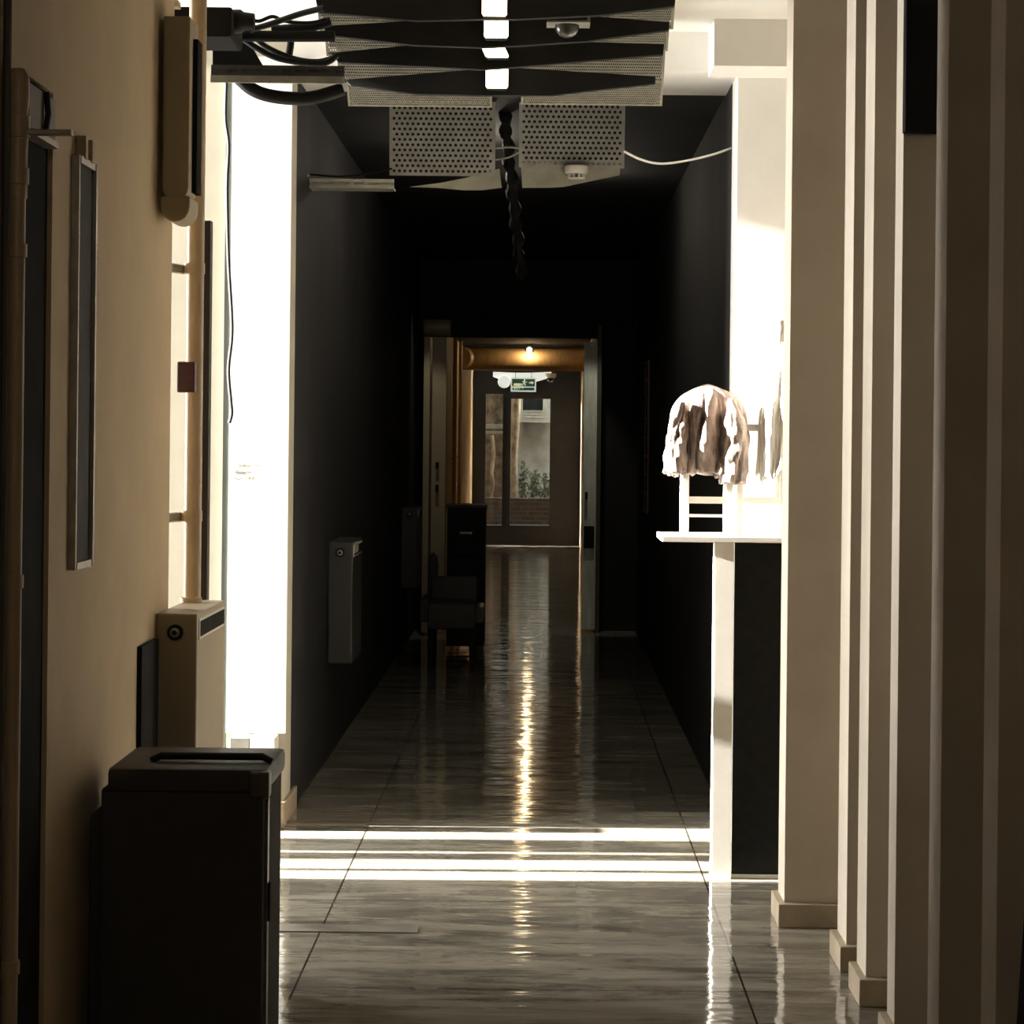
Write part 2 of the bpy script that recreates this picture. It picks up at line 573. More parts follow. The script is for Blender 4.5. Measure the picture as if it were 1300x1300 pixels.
bush(664, 634, 36.1, .045, .55, 260, 'tall dark shrub beside the thick trunk behind the end door')
bush(678, 634, 36.22, .045, .42, 260, 'dark shrub midway along the low brick wall behind the end door')
bush(693, 634, 36.12, .04, .40, 220, 'dark shrub at the right edge of the right door pane')

# ------------------------------------------------------------------ fittings of the far corridor
# round duct across the ceiling, lamp in front of it
DUCT = mat('brown_duct', (0.30, 0.20, 0.10), 0.45, var=0.25, scale=10, stretch=(4, 1, 1))
a = P(588, 455, 27)
duct = thing('ceiling_duct', (0, 27, a.z), 'brown round duct crossing the ceiling of the far corridor', 'duct')
MB().lathe((-0.96, 27, a.z), (1, 0, 0), [(0, .135), (1.46, .135)], 28).build('pipe', DUCT, duct, smooth=True)
MB().lathe((-0.93, 26.80, a.z), (0, -1, 0), [(0, .13), (.05, .13), (.08, .10)], 28).build('end_collar', DUCT, duct, smooth=True)
p = P(672, 446, 26.70)
lp = thing('bulkhead_lamp', p, 'glowing warm lamp on the brown duct above the exit sign', 'lamp')
MB().lathe(p + Vector((0, .12, .05)), (0, -0.5, -0.25), [(0, .05), (.05, .055), (.06, .03)], 16).build('lamp_body', BLACK, lp)
MB().lathe(p + Vector((0, .05, .02)), (0, -0.5, -0.25), [(0, .03), (.02, .03), (.03, .02), (.035, .0)], 16).build('lamp_lens', lamp_material('small_warm_lens', (1.0, 0.75, 0.40), 14.0), lp, smooth=True)


def point(name, loc, e, rgb, r=0.05):
    l = bpy.data.lights.new(name, 'POINT')
    l.energy = e
    l.color = rgb
    l.shadow_soft_size = r
    o = bpy.data.objects.new(name, l)
    o.location = loc
    col.objects.link(o)
    return o


point('bulkhead_lamp_light', p + Vector((0, .085, -.02)), 12, (1.0, .70, .38), .02)


# ceiling lamps added out of sight to light the far corridor and streak its floor
for k, (y, lab) in enumerate(((21.8, 'added warm ceiling lamp nearest the inner portal'), (28.6, 'added warm ceiling lamp just behind the brown duct'), (30.4, 'added warm ceiling lamp before the end door'))):
    root = thing('added_ceiling_lamp', (-.17, y, 2.5), lab, 'lamp', 'added warm ceiling lamps of the far corridor')
    MB().lathe((-.17, y, 2.5), (0, 0, -1), [(0, .07), (.02, .07), (.03, .06)], 18).build('base', WHITEP, root, smooth=True)
    MB().lathe((-.17, y, 2.47), (0, 0, -1), [(0, .055), (.02, .05), (.035, .03), (.04, 0)], 18).build('diffuser', lamp_material('warm_diffuser', (1, .76, .42), 8.0), root, smooth=True)
    point('added_ceiling_lamp_light', (-.17, y, 2.38), 1.5, (1, .76, .45), .05)

# emergency light with twin heads on the ceiling, dome camera, exit sign
e0, e1 = P(626, 474, 31.45), P(703, 486, 31.45)
em = thing('emergency_light', ((e0.x + e1.x) / 2, 31.45, e0.z), 'white emergency light hung high before the end door', 'light')
n = 12
pts = []
for k in range(n + 1):
    t = k / n
    pts.append((626 + 74 * t, 472 + 4.5 * (t - .55) ** 2 * 0 + 1.2 * math.sin(math.pi * t)))
low = [(x, y + 6 + 7 * math.sin(math.pi * min(1, max(0, (x - 626) / 74)))) for x, y in reversed(pts)]
EML = lamp_material('daylit_white_glow', (.95, 1, .93), .62)  # glow replaces daylight falling on the white housing and head
MB().pic(pts + low, 31.36, .2).build('housing', EML, em, smooth=True)
for x in (e0.x + .15, e1.x - .15):
    MB().box(x - .004, x + .004, 31.45, 31.46, e0.z - .02, 2.5).build('hanger', BLACK, em)
h = P(640, 482, 31.3)
MB().lathe(h + Vector((0, .1, 0)), (0, -1, -.3), [(0, .05), (.03, .07), (.1, .085), (.12, .08)], 16).build('lamp_head', EML, em, smooth=True)
h = P(699, 477, 31.2)
dc = thing('dome_camera', h, 'white dome camera with dark lens at the right end of the emergency light', 'camera')
MB().lathe(h + Vector((0, 0, .03)), (0, 0, -1), [(0, .075), (.04, .075), (.06, .06)], 18).build('mount', WHITEP, dc, smooth=True)
MB().lathe(h + Vector((0, 0, -.03)), (0, 0, -1), [(0, .058), (.03, .05), (.055, .03), (.062, 0)], 18).build('dome', DARKGLASS, dc, smooth=True)

SIGNG = mat('sign_green', (0.012, 0.055, 0.03), 0.4, emit=(0.012, 0.055, 0.03), emit_s=0.6)
SIGNW = mat('sign_white', (0.75, 0.80, 0.70), 0.4, emit=(0.7, 0.8, 0.68), emit_s=0.55)
SIGNY = mat('sign_yellow', (0.75, 0.72, 0.40), 0.4, emit=(0.75, 0.72, 0.40), emit_s=0.6)
SD = 30.9
s0, s1 = P(648.5, 479.5, SD), P(680.5, 497.5, SD)
sg = thing('exit_sign', ((s0.x + s1.x) / 2, SD, s1.z), 'green exit sign with running figure and arrow above the end door', 'sign')
MB().box(s0.x, s1.x, SD, SD + .05, s1.z, s0.z).build('housing', SIGNW, sg, bevel=.006)
for x in (s0.x + .06, s1.x - .06):
    MB().box(x - .004, x + .004, SD + .02, SD + .03, s0.z - .01, 2.5).build('hanger', BLACK, sg)


def sbox(u0, v0, u1, v1):
    W, H = s1.x - s0.x, s1.z - s0.z
    return s0.x + W * u0, s0.x + W * u1, s0.z + H * v0, s0.z + H * v1


x0, x1, z0, z1 = sbox(.05, .08, .95, .62)
MB().box(x0, x1, SD - .004, SD, z0, z1).build('upper_panel', SIGNG, sg)
x0, x1, z0, z1 = sbox(.07, .70, .93, .90)
MB().box(x0, x1, SD - .004, SD, z0, z1).build('lower_panel', SIGNG, sg)


def text_part(body, size, x, y, z, m, parent, name='lettering'):
    c = bpy.data.curves.new(name, 'FONT')
    c.body = body
    c.size = size
    c.extrude = 0.0015
    o = bpy.data.objects.new(name, c)
    col.objects.link(o)
    bpy.context.view_layer.update()
    me = bpy.data.meshes.new_from_object(o.evaluated_get(bpy.context.evaluated_depsgraph_get()))
    bpy.data.objects.remove(o)
    o = bpy.data.objects.new(name, me)
    R = Matrix.Rotation(math.pi / 2, 4, 'X')
    me.transform(Matrix.Translation(Vector((x, y, z)) - org[parent]) @ R)
    me.materials.clear()
    me.materials.append(m)
    col.objects.link(o)
    o.parent = parent
    org[o] = org[parent]
    return o


x0, x1, z0, z1 = sbox(.09, .37, .3, .10)
text_part('ÇIKIŞ', .058, x0, SD - .006, P(0, 488.2, SD).z + .025, SIGNW, sg)
text_part('EXIT', .042, sbox(.12, 0, 0, 0)[0], SD - .006, sbox(0, .87, 0, 0)[2], SIGNW, sg)
x0, x1, z0, z1 = sbox(.12, .40, .40, .58)
MB().box(x0, x1, SD - .008, SD - .004, z0, z1).build('door_symbol', SIGNY, sg)


def sp(u, v):
    W, H = s1.x - s0.x, s1.z - s0.z
    return Vector((s0.x + W * u, SD - .008, s0.z + H * v))


r = MB()
r.lathe(sp(.545, .15), (0, 1, 0), [(0, .012), (.004, .012)], 12)
for a, b_, rr in (((.545, .22), (.52, .38), .010), ((.53, .25), (.45, .28), .005), ((.53, .25), (.60, .33), .005), ((.60, .33), (.64, .29), .005), ((.52, .38), (.58, .46), .006), ((.58, .46), (.55, .56), .006), ((.52, .38), (.46, .46), .006), ((.46, .46), (.40, .47), .006)):
    r.tube([sp(*a), sp(*b_)], rr, 6)
r.build('running_figure', SIGNW, sg)
MB().prism([sp(.72, .30), sp(.82, .30), sp(.82, .22), sp(.92, .345), sp(.82, .47), sp(.82, .39), sp(.72, .39)], (0, .004, 0)).build('arrow', SIGNW, sg)

# pipes on the far left wall
for px, d, r_, lab in ((578, 24.5, .022, 'nearer thin riser pipe on the tan wall of the far corridor'), (585.5, 26.2, .020, 'farther thin riser pipe on the tan wall of the far corridor')):
    b_ = P(px, 560, d)
    x = -0.96 + r_ + .012
    root = thing('riser_pipe', (x, d, 0), lab, 'pipe', 'thin riser pipes of the far corridor')
    MB().tube([(x, d, 0), (x, d, 2.5)], r_, 10).build('pipe', TANPIPE, root, smooth=True)
    MB().box(-0.96, x, d - .01, d + .01, 1.2, 1.22).build('bracket', STEEL, root)

# portal doors: green leaf on the right, beige leaf on the left
a, c = P(740, 612, 17.35), P(757, 612, 17.35)
dr = struct('door_3', MB().box(a.x, c.x, 17.33, 17.40, 0.02, 2.13), DOORG, bevel=.004)
MB().box(a.x + .01, c.x - .012, 17.31, 17.33, .62, .78).box(a.x + .015, a.x + .035, 17.29, 17.33, .98, 1.03).build('door_lock', BLACK, dr)
struct('trim_7', MB().box(c.x + .002, c.x + .03, 17.30, 17.5, 0, 2.25), mat('brown_door_frame', (.10, .085, .055), .6, var=.2))
struct('door_4', MB().box(P(537, 560, 16.9).x, P(545, 560, 16.9).x, 16.9, 17.2, 0.02, 2.14), CREAM, bevel=.004)
dl = struct('door_5', MB().box(P(548, 560, 16.95).x, P(566, 560, 16.95).x, 16.95, 17.1, 0.02, 2.14), CREAM, bevel=.004)
MB().box(P(553, 560, 16.9).x, P(557, 560, 16.9).x, 16.92, 16.95, 1.03, 1.08).box(P(553, 560, 16.9).x, P(557, 560, 16.9).x, 16.92, 16.95, 1.2, 1.24).build('door_handle', BLACK, dl)
z = P(556, 416, 17.0).z
rb = tag(MB().lathe((P(537, 416, 17).x, 17.03, z), (1, 0, 0), [(0, .045), (.008, .06), (.015, .065), (.19, .065), (.2, .06)], 20).build('shutter_drum', CREAM, smooth=True), 'cream rounded shutter drum above the beige door leaf', 'shutter box')

for x, y, lab, e in ((.335, 16.85, 'added spot in the dark ceiling brightening the pale green door leaf', 26), (-.80, 16.45, 'added spot in the dark ceiling brightening the beige door leaves', 20)):  # unseen spots added to brighten the portal door leaves
    root = thing('added_spot', (x, y, 2.75), lab, 'lamp', 'added spots before the portal')
    MB().lathe((x, y, 2.75), (0, 0, -1), [(0, .05), (.006, .05), (.008, .04)], 18).build('ring', BLACK, root, smooth=True)
    l = bpy.data.lights.new('added_spot_light', 'SPOT')
    l.energy, l.color, l.spot_size, l.spot_blend, l.shadow_soft_size = e, (1, .95, .82), math.radians(34), .6, .03
    o = bpy.data.objects.new('added_spot_light', l)
    o.location = (x, y, 2.735)
    o.rotation_euler = Vector((0, .30, -1)).to_track_quat('-Z', 'Y').to_euler()
    col.objects.link(o)
root = thing('added_ceiling_lamp', (0, .4, CZ), 'added round fill lamp at the near end of the corridor', 'lamp')  # unseen lamp added to lift the near surfaces
MB().lathe((0, .4, CZ), (0, 0, -1), [(0, .12), (.03, .12), (.04, .1)], 20).build('base', WHITEP, root, smooth=True)
MB().lathe((0, .4, CZ - .04), (0, 0, -1), [(0, .1), (.03, .09), (.05, .05), (.055, 0)], 20).build('diffuser', lamp_material('near_diffuser', (1, .85, .62), 3.0), root, smooth=True)
point('added_ceiling_lamp_light', (0, .4, 2.7), 22, (1, .88, .68), .1)

# trolley and bin standing before the inner portal
tr = thing('archive_cabinet', (P(592, 640, 15.6).x, 15.75, 0), 'tall black cabinet behind the black armchair in the dark corridor', 'cabinet')
x0, x1 = P(568, 640, 15.6).x, P(616, 640, 15.6).x
zt = P(592, 641, 15.6).z
MB().box(x0, x1, 15.6, 15.95, .04, zt - .02).build('body', BLACK, tr, bevel=.005)
MB().box(x0 - .01, x1 + .01, 15.585, 15.96, zt - .02, zt).build('top', BLACKG, tr, bevel=.003)
for k in range(3):
    zz = .06 + k * (zt - .1) / 3
    dw = MB().box(x0 + .01, x1 - .01, 15.58, 15.6, zz, zz + (zt - .1) / 3 - .012).build('drawer', BLACK, tr, bevel=.003)
    MB().box((x0 + x1) / 2 - .04, (x0 + x1) / 2 + .04, 15.568, 15.58, zz + .14, zz + .155).build('handle', STEEL, dw)
AD = 14.2
ch = thing('armchair', (P(572, 800, AD).x, AD + .25, 0), 'black padded armchair standing before the black cabinet in the dark corridor', 'chair')
ax0, ax1 = P(532, 780, AD).x, P(614, 780, AD).x
MB().box(ax0 + .05, ax1 - .05, AD, AD + .45, .26, .42).build('seat', BLACKG, ch, bevel=.03, smooth=True)
MB().box(ax0 + .05, ax1 - .05, AD + .40, AD + .52, .30, P(575, 737, AD).z).build('backrest', BLACKG, ch, bevel=.03, smooth=True)
zt = P(545, 735, AD).z
for s_, x in ((0, ax0), (1, ax1 - .06)):
    MB().box(x, x + .06, AD + .02, AD + .48, .30, zt - .12 - .05 * s_).build('armrest', BLACKG, ch, bevel=.022, smooth=True)
px0, px1 = P(538, 760, AD).x, P(552, 760, AD).x
MB().lathe(((px0 + px1) / 2, AD + .46, .42), (0, 0, 1), [(0, .033), (P(545, 722, AD).z - .42, .033), (P(545, 712, AD).z - .42, .026), (P(545, 706, AD).z - .42, .008)], 16).build('headrest_post', BLACKG, ch, smooth=True)
for x in (ax0 + .07, ax1 - .07):
    for y in (AD + .05, AD + .46):
        MB().tube([(x, y, 0.0), (x, y, .28)], [.016, .02], 10).build('leg', RUBBER, ch, smooth=True)

# framed lattice on the right wall of the dark corridor
LAT = mat('brown_lattice_wood', (.16, .10, .08), .6, var=.3, scale=9)
for px, y0, y1, lab in ((822, 460, 650, 'nearer brown lattice frame on the dark right corridor wall'), (806, 458, 680, 'farther brown lattice frame on the dark right corridor wall')):
    d = 3000 * DR / (px - 690)
    za, zb = P(px, y0, d).z, P(px, y1, d).z
    root = thing('lattice_frame', (DR, d, zb), lab, 'frame', 'lattice frames on the right corridor wall')
    fr = MB()
    fr.box(DR - .012, DR, d - .25, d - .20, zb, za).box(DR - .012, DR, d + .15, d + .2, zb, za)
    for k in range(9):
        zz = zb + (za - zb) * k / 8
        fr.box(DR - .01, DR, d - .2, d + .15, zz - .008, zz + .008)
    fr.build('lattice', LAT, root)
    MB().box(DR - .006, DR, d - .2, d + .15, zb, za).build('backing', BLACK, root)

# dim fill lamps added unseen behind the perforated plates to lift the dark corridor
for y, lab in ((10.5, 'added dim fill lamp behind the left perforated plate'), (11.8, 'added dim fill lamp behind the right perforated plate')):
    x = -.3 if y < 11 else .12
    root = thing('added_ceiling_lamp', (x, y, 2.75), lab, 'lamp', 'added fill lamps of the dark corridor')
    MB().lathe((x, y, 2.75), (0, 0, -1), [(0, .07), (.02, .07), (.03, .06)], 18).build('base', WHITEP, root, smooth=True)
    MB().lathe((x, y, 2.72), (0, 0, -1), [(0, .055), (.02, .05), (.035, .03), (.04, 0)], 18).build('diffuser', lamp_material('dim_diffuser', (1, .9, .72), 1.0), root, smooth=True)
    point('added_ceiling_lamp_light', (x, y, 2.62), 9, (1, .9, .75), .05)

# ------------------------------------------------------------------ radiators on the left wall


DIMEN = mat('shaded_cream_enamel', (0.034, 0.032, 0.03), 0.45, var=.1)  # shaded copy of the cream enamel, gloom put into the colour


def radiator(y0, label):
    x0, x1, ln = WL, WL + .106, .52
    root = thing('radiator', (x0, y0, .42), label, 'radiator', 'convector radiators along the left wall')
    b = MB().box(x0, x1, y0, y0 + ln, .42, .952).build('casing', CREAM, root, bevel=.006)
    MB().box(x1 - .004, x1 + .003, y0 + .02, y0 + ln - .03, .885, .938).build('vent_rim', WHITEP, b)
    MB().box(x1 - .004, x1 + .0045, y0 + .035, y0 + ln - .045, .892, .931).build('vent_slot', BLACK, root)
    kx, kz = x0 + .051, .905
    k = MB().lathe((kx, y0, kz), (0, -1, 0), [(0, .020), (.012, .020), (.014, .016)], 20).build('valve_knob', BLACK, root, smooth=True)
    MB().lathe((kx, y0 - .0135, kz), (0, -1, 0), [(0, .0125), (.004, .0125), (.005, .011)], 18).build('knob_ring', STEEL, k, smooth=True)
    MB().lathe((kx, y0 - .0175, kz), (0, -1, 0), [(0, .006), (.004, .006), (.005, .005)], 14).build('knob_centre', BLACK, k, smooth=True)
    return root


rad = radiator(6.0, 'cream convector radiator with a round valve knob beside the bright window bay')
for y, lab in ((10.3, 'dim convector radiator with a pale lit-toned vent strip at the start of the dark corridor'), (15.6, 'farthest convector radiator low on the dark corridor wall near the armchair')):
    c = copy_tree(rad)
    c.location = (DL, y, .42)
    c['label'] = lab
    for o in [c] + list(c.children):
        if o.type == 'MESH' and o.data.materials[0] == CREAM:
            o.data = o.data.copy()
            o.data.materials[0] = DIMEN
    lb = MB().box(DL + .106 + .002, DL + .106 + .006, y + .03, y + .24, .90, .945).build('lit_vent_strip', LITVENT, None)  # pale strip paints the light caught by the vent slot
    lb.parent = c
    lb.matrix_parent_inverse = Matrix.Translation(-Vector(c.location))

# ------------------------------------------------------------------ left wall, near the camera
# valve riser in front of the dark doorway
X = P(18, 600, 4.28).x
yv = 4.28
vp = thing('valve_riser_pipe', (X, yv, 0), 'cream riser pipe with a valve before the dark narrow doorway', 'pipe')
zc = P(18, 140, yv).z
MB().tube([(X, yv, 0), (X, yv, zc - .16)], .0155, 14).build('pipe', TANPIPE, vp, smooth=True)
MB().lathe((X, yv, zc - .16), (0, 0, 1), [(0, .018), (.025, .018), (.026, .021), (.055, .021), (.056, .018), (.08, .018), (.11, .019), (.111, .022), (.15, .022), (.151, .018), (.18, .021), (.22, .020), (.235, .012)], 18).build('valve_body', TANPIPE, vp, smooth=True)
MB().box(X + .01, X + .10, yv - .012, yv + .012, zc - .045, zc - .035).build('valve_lever', STEEL, vp, bevel=.002)
for py in (318, 738, 1228):
    z = P(18, py, yv).z
    MB().lathe((X, yv, z - .012), (0, 0, 1), [(0, .019), (.024, .019)], 14).box(WL, X, yv - .006, yv + .006, z - .006, z + .006).build('pipe_clamp', TANPIPE, vp, smooth=True)
tag(MB().tube([(WL + .009, 4.245, 0), (WL + .009, 4.245, 2.2)], .008, 8).build('thin_pipe', mat('dark_conduit', (.06, .05, .035), .6, var=.2), smooth=True), 'thin dark conduit left of the cream valve riser', 'pipe')
jb = thing('junction_box', (WL, 4.55, P(40, 165, 4.5).z), 'small grey box at the top of the dark narrow doorway', 'box')
z0, z1 = P(40, 168, 4.5).z, P(40, 112, 4.5).z
MB().box(WL - .09, WL + .012, 4.42, 4.66, z0, z1).build('box', mat('grey_brown_box', (.10, .08, .055), .6, var=.2), jb, bevel=.003)
MB().box(WL - .05, WL + .018, 4.44, 4.66, z0 - .012, z0).build('flange', STEEL, jb)
MB().tube([(WL + .016, 4.55, z1), (WL + .02, 4.55, (z0 + z1) / 2), (WL + .016, 4.54, z0)], .006, 8).build('cable', RUBBER, jb, smooth=True)
# framed board seen edge-on
fb = thing('framed_board', (WL, 4.97, 1.13), 'narrow dark framed board on the tan wall seen nearly edge-on', 'picture')
zb, zt = P(97, 712, 4.97).z, P(100, 212, 4.97).z
MB().box(WL, WL + .012, 4.89, 5.05, zb, zt).build('panel', mat('dark_board_face', (.05, .05, .045), .7, var=.2, spec=.08), fb)
fr = MB()
fr.box(WL, WL + .02, 5.045, 5.06, zb - .015, zt + .015).box(WL, WL + .016, 4.88, 4.89, zb - .015, zt + .015)
fr.box(WL, WL + .018, 4.89, 5.045, zt, zt + .015).box(WL, WL + .018, 4.89, 5.045, zb - .015, zb)
fr.build('frame', STEEL, fb)
for y in (4.93, 5.0):
    MB().box(WL, WL + .022, y - .012, y + .012, zt + .012, zt + .06).build('hanging_clip', TANPIPE, fb, bevel=.003)
# thin dark patch low on the wall before the radiator
tag(MB().box(WL, WL + .012, 5.73, 5.98, .2, P(185, 818, 5.8).z).build('dark_patch', BLACK), 'dark low patch on the tan wall just before the cream radiator', 'panel')
# long capsule lamp
cd = 5.95
cl = thing('wall_lamp', (WL, cd, 2.0), 'long dull vertical batten lamp with rounded end high on the left wall', 'lamp')
z0, z1 = P(222, 282, cd).z, P(230, 20, cd).z
cx = P(222, 280, cd).x
hw = .034


def capsule(cx, hw, y0, y1, za, zb, n=8):
    pts = []
    for k in range(n + 1):
        t = math.pi + math.pi * k / n
        pts.append(Vector((cx + hw * math.cos(t), y0, za + hw + hw * math.sin(t))))
    pts += [Vector((cx + hw, y0, zb)), Vector((cx - hw, y0, zb))]
    return pts


MB().prism(capsule(cx, hw, cd, 0, z0 + .055, z1), (0, .14, 0)).build('diffuser', CREAM, cl, bevel=.006)
MB().prism(capsule(cx + .001, hw + .003, cd - .006, 0, z0, z0 + .065), (0, .15, 0)).build('end_cap', CREAM, cl, bevel=.006)
MB().box(cx + hw, cx + hw + .012, cd + .05, cd + .13, z0 + .08, z1 - .05).build('mounting_rail', BLACK, cl)
# the main riser
pd = 6.42
x = P(243, 700, pd).x
mp_ = thing('riser_pipe', (x, pd, .952), 'wide cream riser pipe standing on the near radiator', 'pipe')
MB().tube([(x + .003, pd, .953), (x + .003, pd, 2.72)], .0235, 18).build('pipe', TANPIPE, mp_, smooth=True)
for py in (341, 655):
    z = P(243, py, pd).z
    b = MB().lathe((x, pd, z - .014), (0, 0, 1), [(0, .029), (.028, .029)], 16).build('pipe_clamp', TANPIPE, mp_, smooth=True)
    MB().tube([(x - .028, pd, z + .006), (x - .095, pd - .20, z + .006)], .004, 8).tube([(x - .028, pd, z - .012), (x - .095, pd - .20, z - .012)], .004, 8).tube([(x - .03, pd, z - .003), (x - .055, pd - .06, z - .003)], .009, 8).build('arm', STEEL, b, smooth=True)
MB().lathe((x, pd, .953), (0, 0, 1), [(0, .03), (.012, .03), (.014, .025)], 16).build('base_collar', TANPIPE, mp_, smooth=True)
bx = P(229, 478, 6.3)
tag(MB().box(WL + .001, P(238, 478, 6.3).x + .02, 6.30, 6.34, P(229, 498, 6.3).z, P(229, 459, 6.3).z).build('alarm_box', DKRED, bevel=.004), 'small dark red box between the wall edge and the wide riser', 'box')
tag(MB().box(P(252, 600, 6.9).x, P(264, 600, 6.9).x, 6.9, 6.95, 0, P(258, 280, 6.9).z).build('dark_strip', mat('black_brown', (.02, .014, .01), .6, var=.3)), 'dark narrow upright just right of the wide cream riser', 'post')  # thin black-brown strip right of the riser

# window bay: pale post, wire, white board with handwriting, foam blocks
wd = 8.552
tag(MB().box(P(283, 560, wd).x, P(290.4, 560, wd).x, 8.548, 8.569, 0, 2.72).build('frame_post', GREENG), 'grey-green frame post along the left edge of the white board', 'post')
pts = [P(287, 29, 8.4), P(287, 100, 8.4), P(286, 150, 8.4), P(290, 185, 8.4), P(288, 240, 8.4), P(290, 330, 8.4), P(294, 400, 8.4), P(294, 430, 8.4), P(290, 470, 8.4), P(293, 510, 8.4), P(294, 525, 8.4), P(291, 537, 8.4)]


def smooth_path(pts, n=6):
    out = []
    for i in range(len(pts) - 1):
        p0, p1, p2, p3 = pts[max(i - 1, 0)], pts[i], pts[i + 1], pts[min(i + 2, len(pts) - 1)]
        for k in range(n):
            t = k / n
            out.append(0.5 * ((2 * p1) + (p2 - p0) * t + (2 * p0 - 5 * p1 + 4 * p2 - p3) * t * t + (3 * p1 - p0 - 3 * p2 + p3) * t ** 3))
    out.append(pts[-1])
    return out


tag(MB().tube(smooth_path(pts), .0065, 8).build('hanging_wire', RUBBER, smooth=True), 'loose black wire hanging beside the white board', 'cable')
bd = 8.545
bx0, bx1 = P(290.5, 560, bd).x, P(366, 560, bd).x
bz0 = P(328, 931, bd).z
wb = thing('white_board', ((bx0 + bx1) / 2, bd, bz0), 'tall blank white board with faint handwriting by the dark corridor entrance', 'board')
MB().box(bx0, bx1, bd, bd + .02, bz0, 2.78).build('sheet', BOARD, wb)


def stroke(pix, r_=.0022):
    return smooth_path([P(x, y, bd + .0011) for x, y in pix], 4)


hwm = MB()
sc_ = 1300.0
for pix in ([(304.5, 588), (304, 592), (306, 592)], [(308, 590.5), (309, 592), (311, 589.5), (311.5, 592)], [(314.5, 591.3), (318, 590.8)], [(323.5, 591), (326.5, 589)], [(325, 586), (327.5, 587.5)],
            [(300, 596), (299, 601), (302, 599.5), (305, 600), (308, 599), (311, 600), (314, 598.8), (319, 599.6)], [(301, 601.2), (312, 600.8)],
            [(296, 606), (300, 607.8), (304, 608.4), (307, 607)], [(316, 604), (316.3, 607.8)], [(314.5, 607.8), (318, 607.8)], [(320.5, 607.3), (323, 606.3)]):
    hwm.tube(stroke(pix), .0016, 6)
hwm.build('handwriting', INK, wb)
for (a, c, e, g, lab) in ((292, 931.5, 318, 945, 'grey speckled block under the left end of the white board'), (333, 932, 350, 941, 'white foam block under the right end of the white board'), (318, 936, 334, 945, 'white foam block between two others under the white board')):
    q0, q1 = P(a, g, 8.45), P(c if False else e, c, 8.45)
    tag(MB().box(q0.x, q1.x, 8.43, 8.54, 0, min(q1.z, bz0 - .002)).build('foam_block', GALV if a == 292 else WHITEP, bevel=.003), lab, 'block', 'blocks under the white board')

# black case standing in front, lower left
cx0, cx1, cy0, cy1, cz = P(137, 1000, 5.0).x, P(335, 1000, 5.0).x, 5.0, 5.34, P(240, 975, 5.0).z
case = thing('flight_case', ((cx0 + cx1) / 2, 5.17, 0), 'big black upright case standing on the floor before the radiator', 'case')
cx0 = P(108, 1200, 5.0).x
MB().box(cx0 + .03, cx1, cy0, cy1, .01, cz - .045).build('body', BLACKC, case, bevel=.008)
lid = MB().box(cx0 + .045, cx1 + .008, cy0 - .012, cy1 + .005, cz - .05, cz).build('lid', BLACKG, case, bevel=.012, smooth=True)
MB().box(cx1 - .03, cx1 + .013, cy0 - .017, cy0 + .03, cz - .06, cz - .004).build('corner_guard', mat('worn_dark_metal', (.10, .085, .065), .4, metal=.4, var=.4, scale=30), lid, bevel=.006)
MB().box(cx1 - .002, cx1 + .006, cy0 + .03, cy0 + .06, .02, cz - .07).build('edge_strip', mat('worn_edge_metal', (.16, .125, .09), .4, metal=.3, var=.5, scale=25), case)
MB().box(cx1 - .001, cx1 + .011, cy0 + .036, cy0 + .055, cz - .33, cz - .25).build('latch', BLACK, case)
MB().tube([(cx0 + .12, 5.1, cz + .001), (cx0 + .14, 5.1, cz + .012), (cx0 + .36, 5.1, cz + .012), (cx0 + .38, 5.1, cz + .001)], .008, 8).build('handle', RUBBER, lid, smooth=True)
# soft black cover bulging on the left of the case
m = MB()
m.box(cx0, cx0 + .06, cy0 + .02, cy1 - .02, 0, cz - .10)
m.build('side_pad', BLACKC, case, bevel=.02, smooth=True)

# floor trim strip
a, c = P(360, 1190, 6.7), P(531, 1179, 6.8)
tag(MB().box(-.90, P(531, 1184, 6.76).x, 6.70, 6.80, .0, .004).build('floor_strip', mat('grey_metal_strip', (.26, .24, .20), .35, metal=.4, var=.2), bevel=.001), 'flat grey metal strip lying across the floor beside the black case', 'strip')
tag(MB().box(-.93, .69, 8.585, 8.63, 0, .004).build('threshold_strip', STEEL, bevel=.001), 'thin steel threshold strip where the dark corridor begins', 'strip')

# ------------------------------------------------------------------ cables and trays, upper left


def cable(name, pix, d, r_, label, m=RUBBER, dd=0.0, cat='cable', group=None):
    pts = [P(x, y, d + dd * i / max(1, len(pix) - 1)) for i, (x, y) in enumerate(pix)]
    return tag(MB().tube(smooth_path(pts), r_, 10).build(name, m, smooth=True), label, cat, group)


def slotted_tray(name, x0p, x1p, y0, y1, y2, d, label, n, m, depth=.12):
    a, b_ = P(x0p, y0, d), P(x1p, y0, d)
    za, zm, zb = a.z, P(x0p, y1, d).z, P(x0p, y2, d).z
    root = thing(name, ((a.x + b_.x) / 2, d, zb), label, 'cable tray')
    s = MB()
    L_ = b_.x - a.x
    w_ = L_ / n
    for k in range(n):
        xk = a.x + k * w_
        h_ = za - zm
        s.box(xk, xk + w_ * .3, d, d + .004, zm, za)
        s.box(xk + w_ * .3, xk + w_, d, d + .004, zm, zm + h_ * .35)
        s.box(xk + w_ * .3, xk + w_, d, d + .004, zm + h_ * .65, za)
    s.build('slotted_side', m, root)
    MB().box(a.x, b_.x, d + .004, d + depth, zm, zm + .004).build('bottom', m, root)
    MB().box(a.x, b_.x, d + .012, d + .016, zm, za).build('slot_backing', m, root)  # backing set close behind so the slots look dark
    if y2 > y1:
        MB().box(a.x, b_.x, d - .01, d, zb, zm).build('flange', GALV, root)
    return root


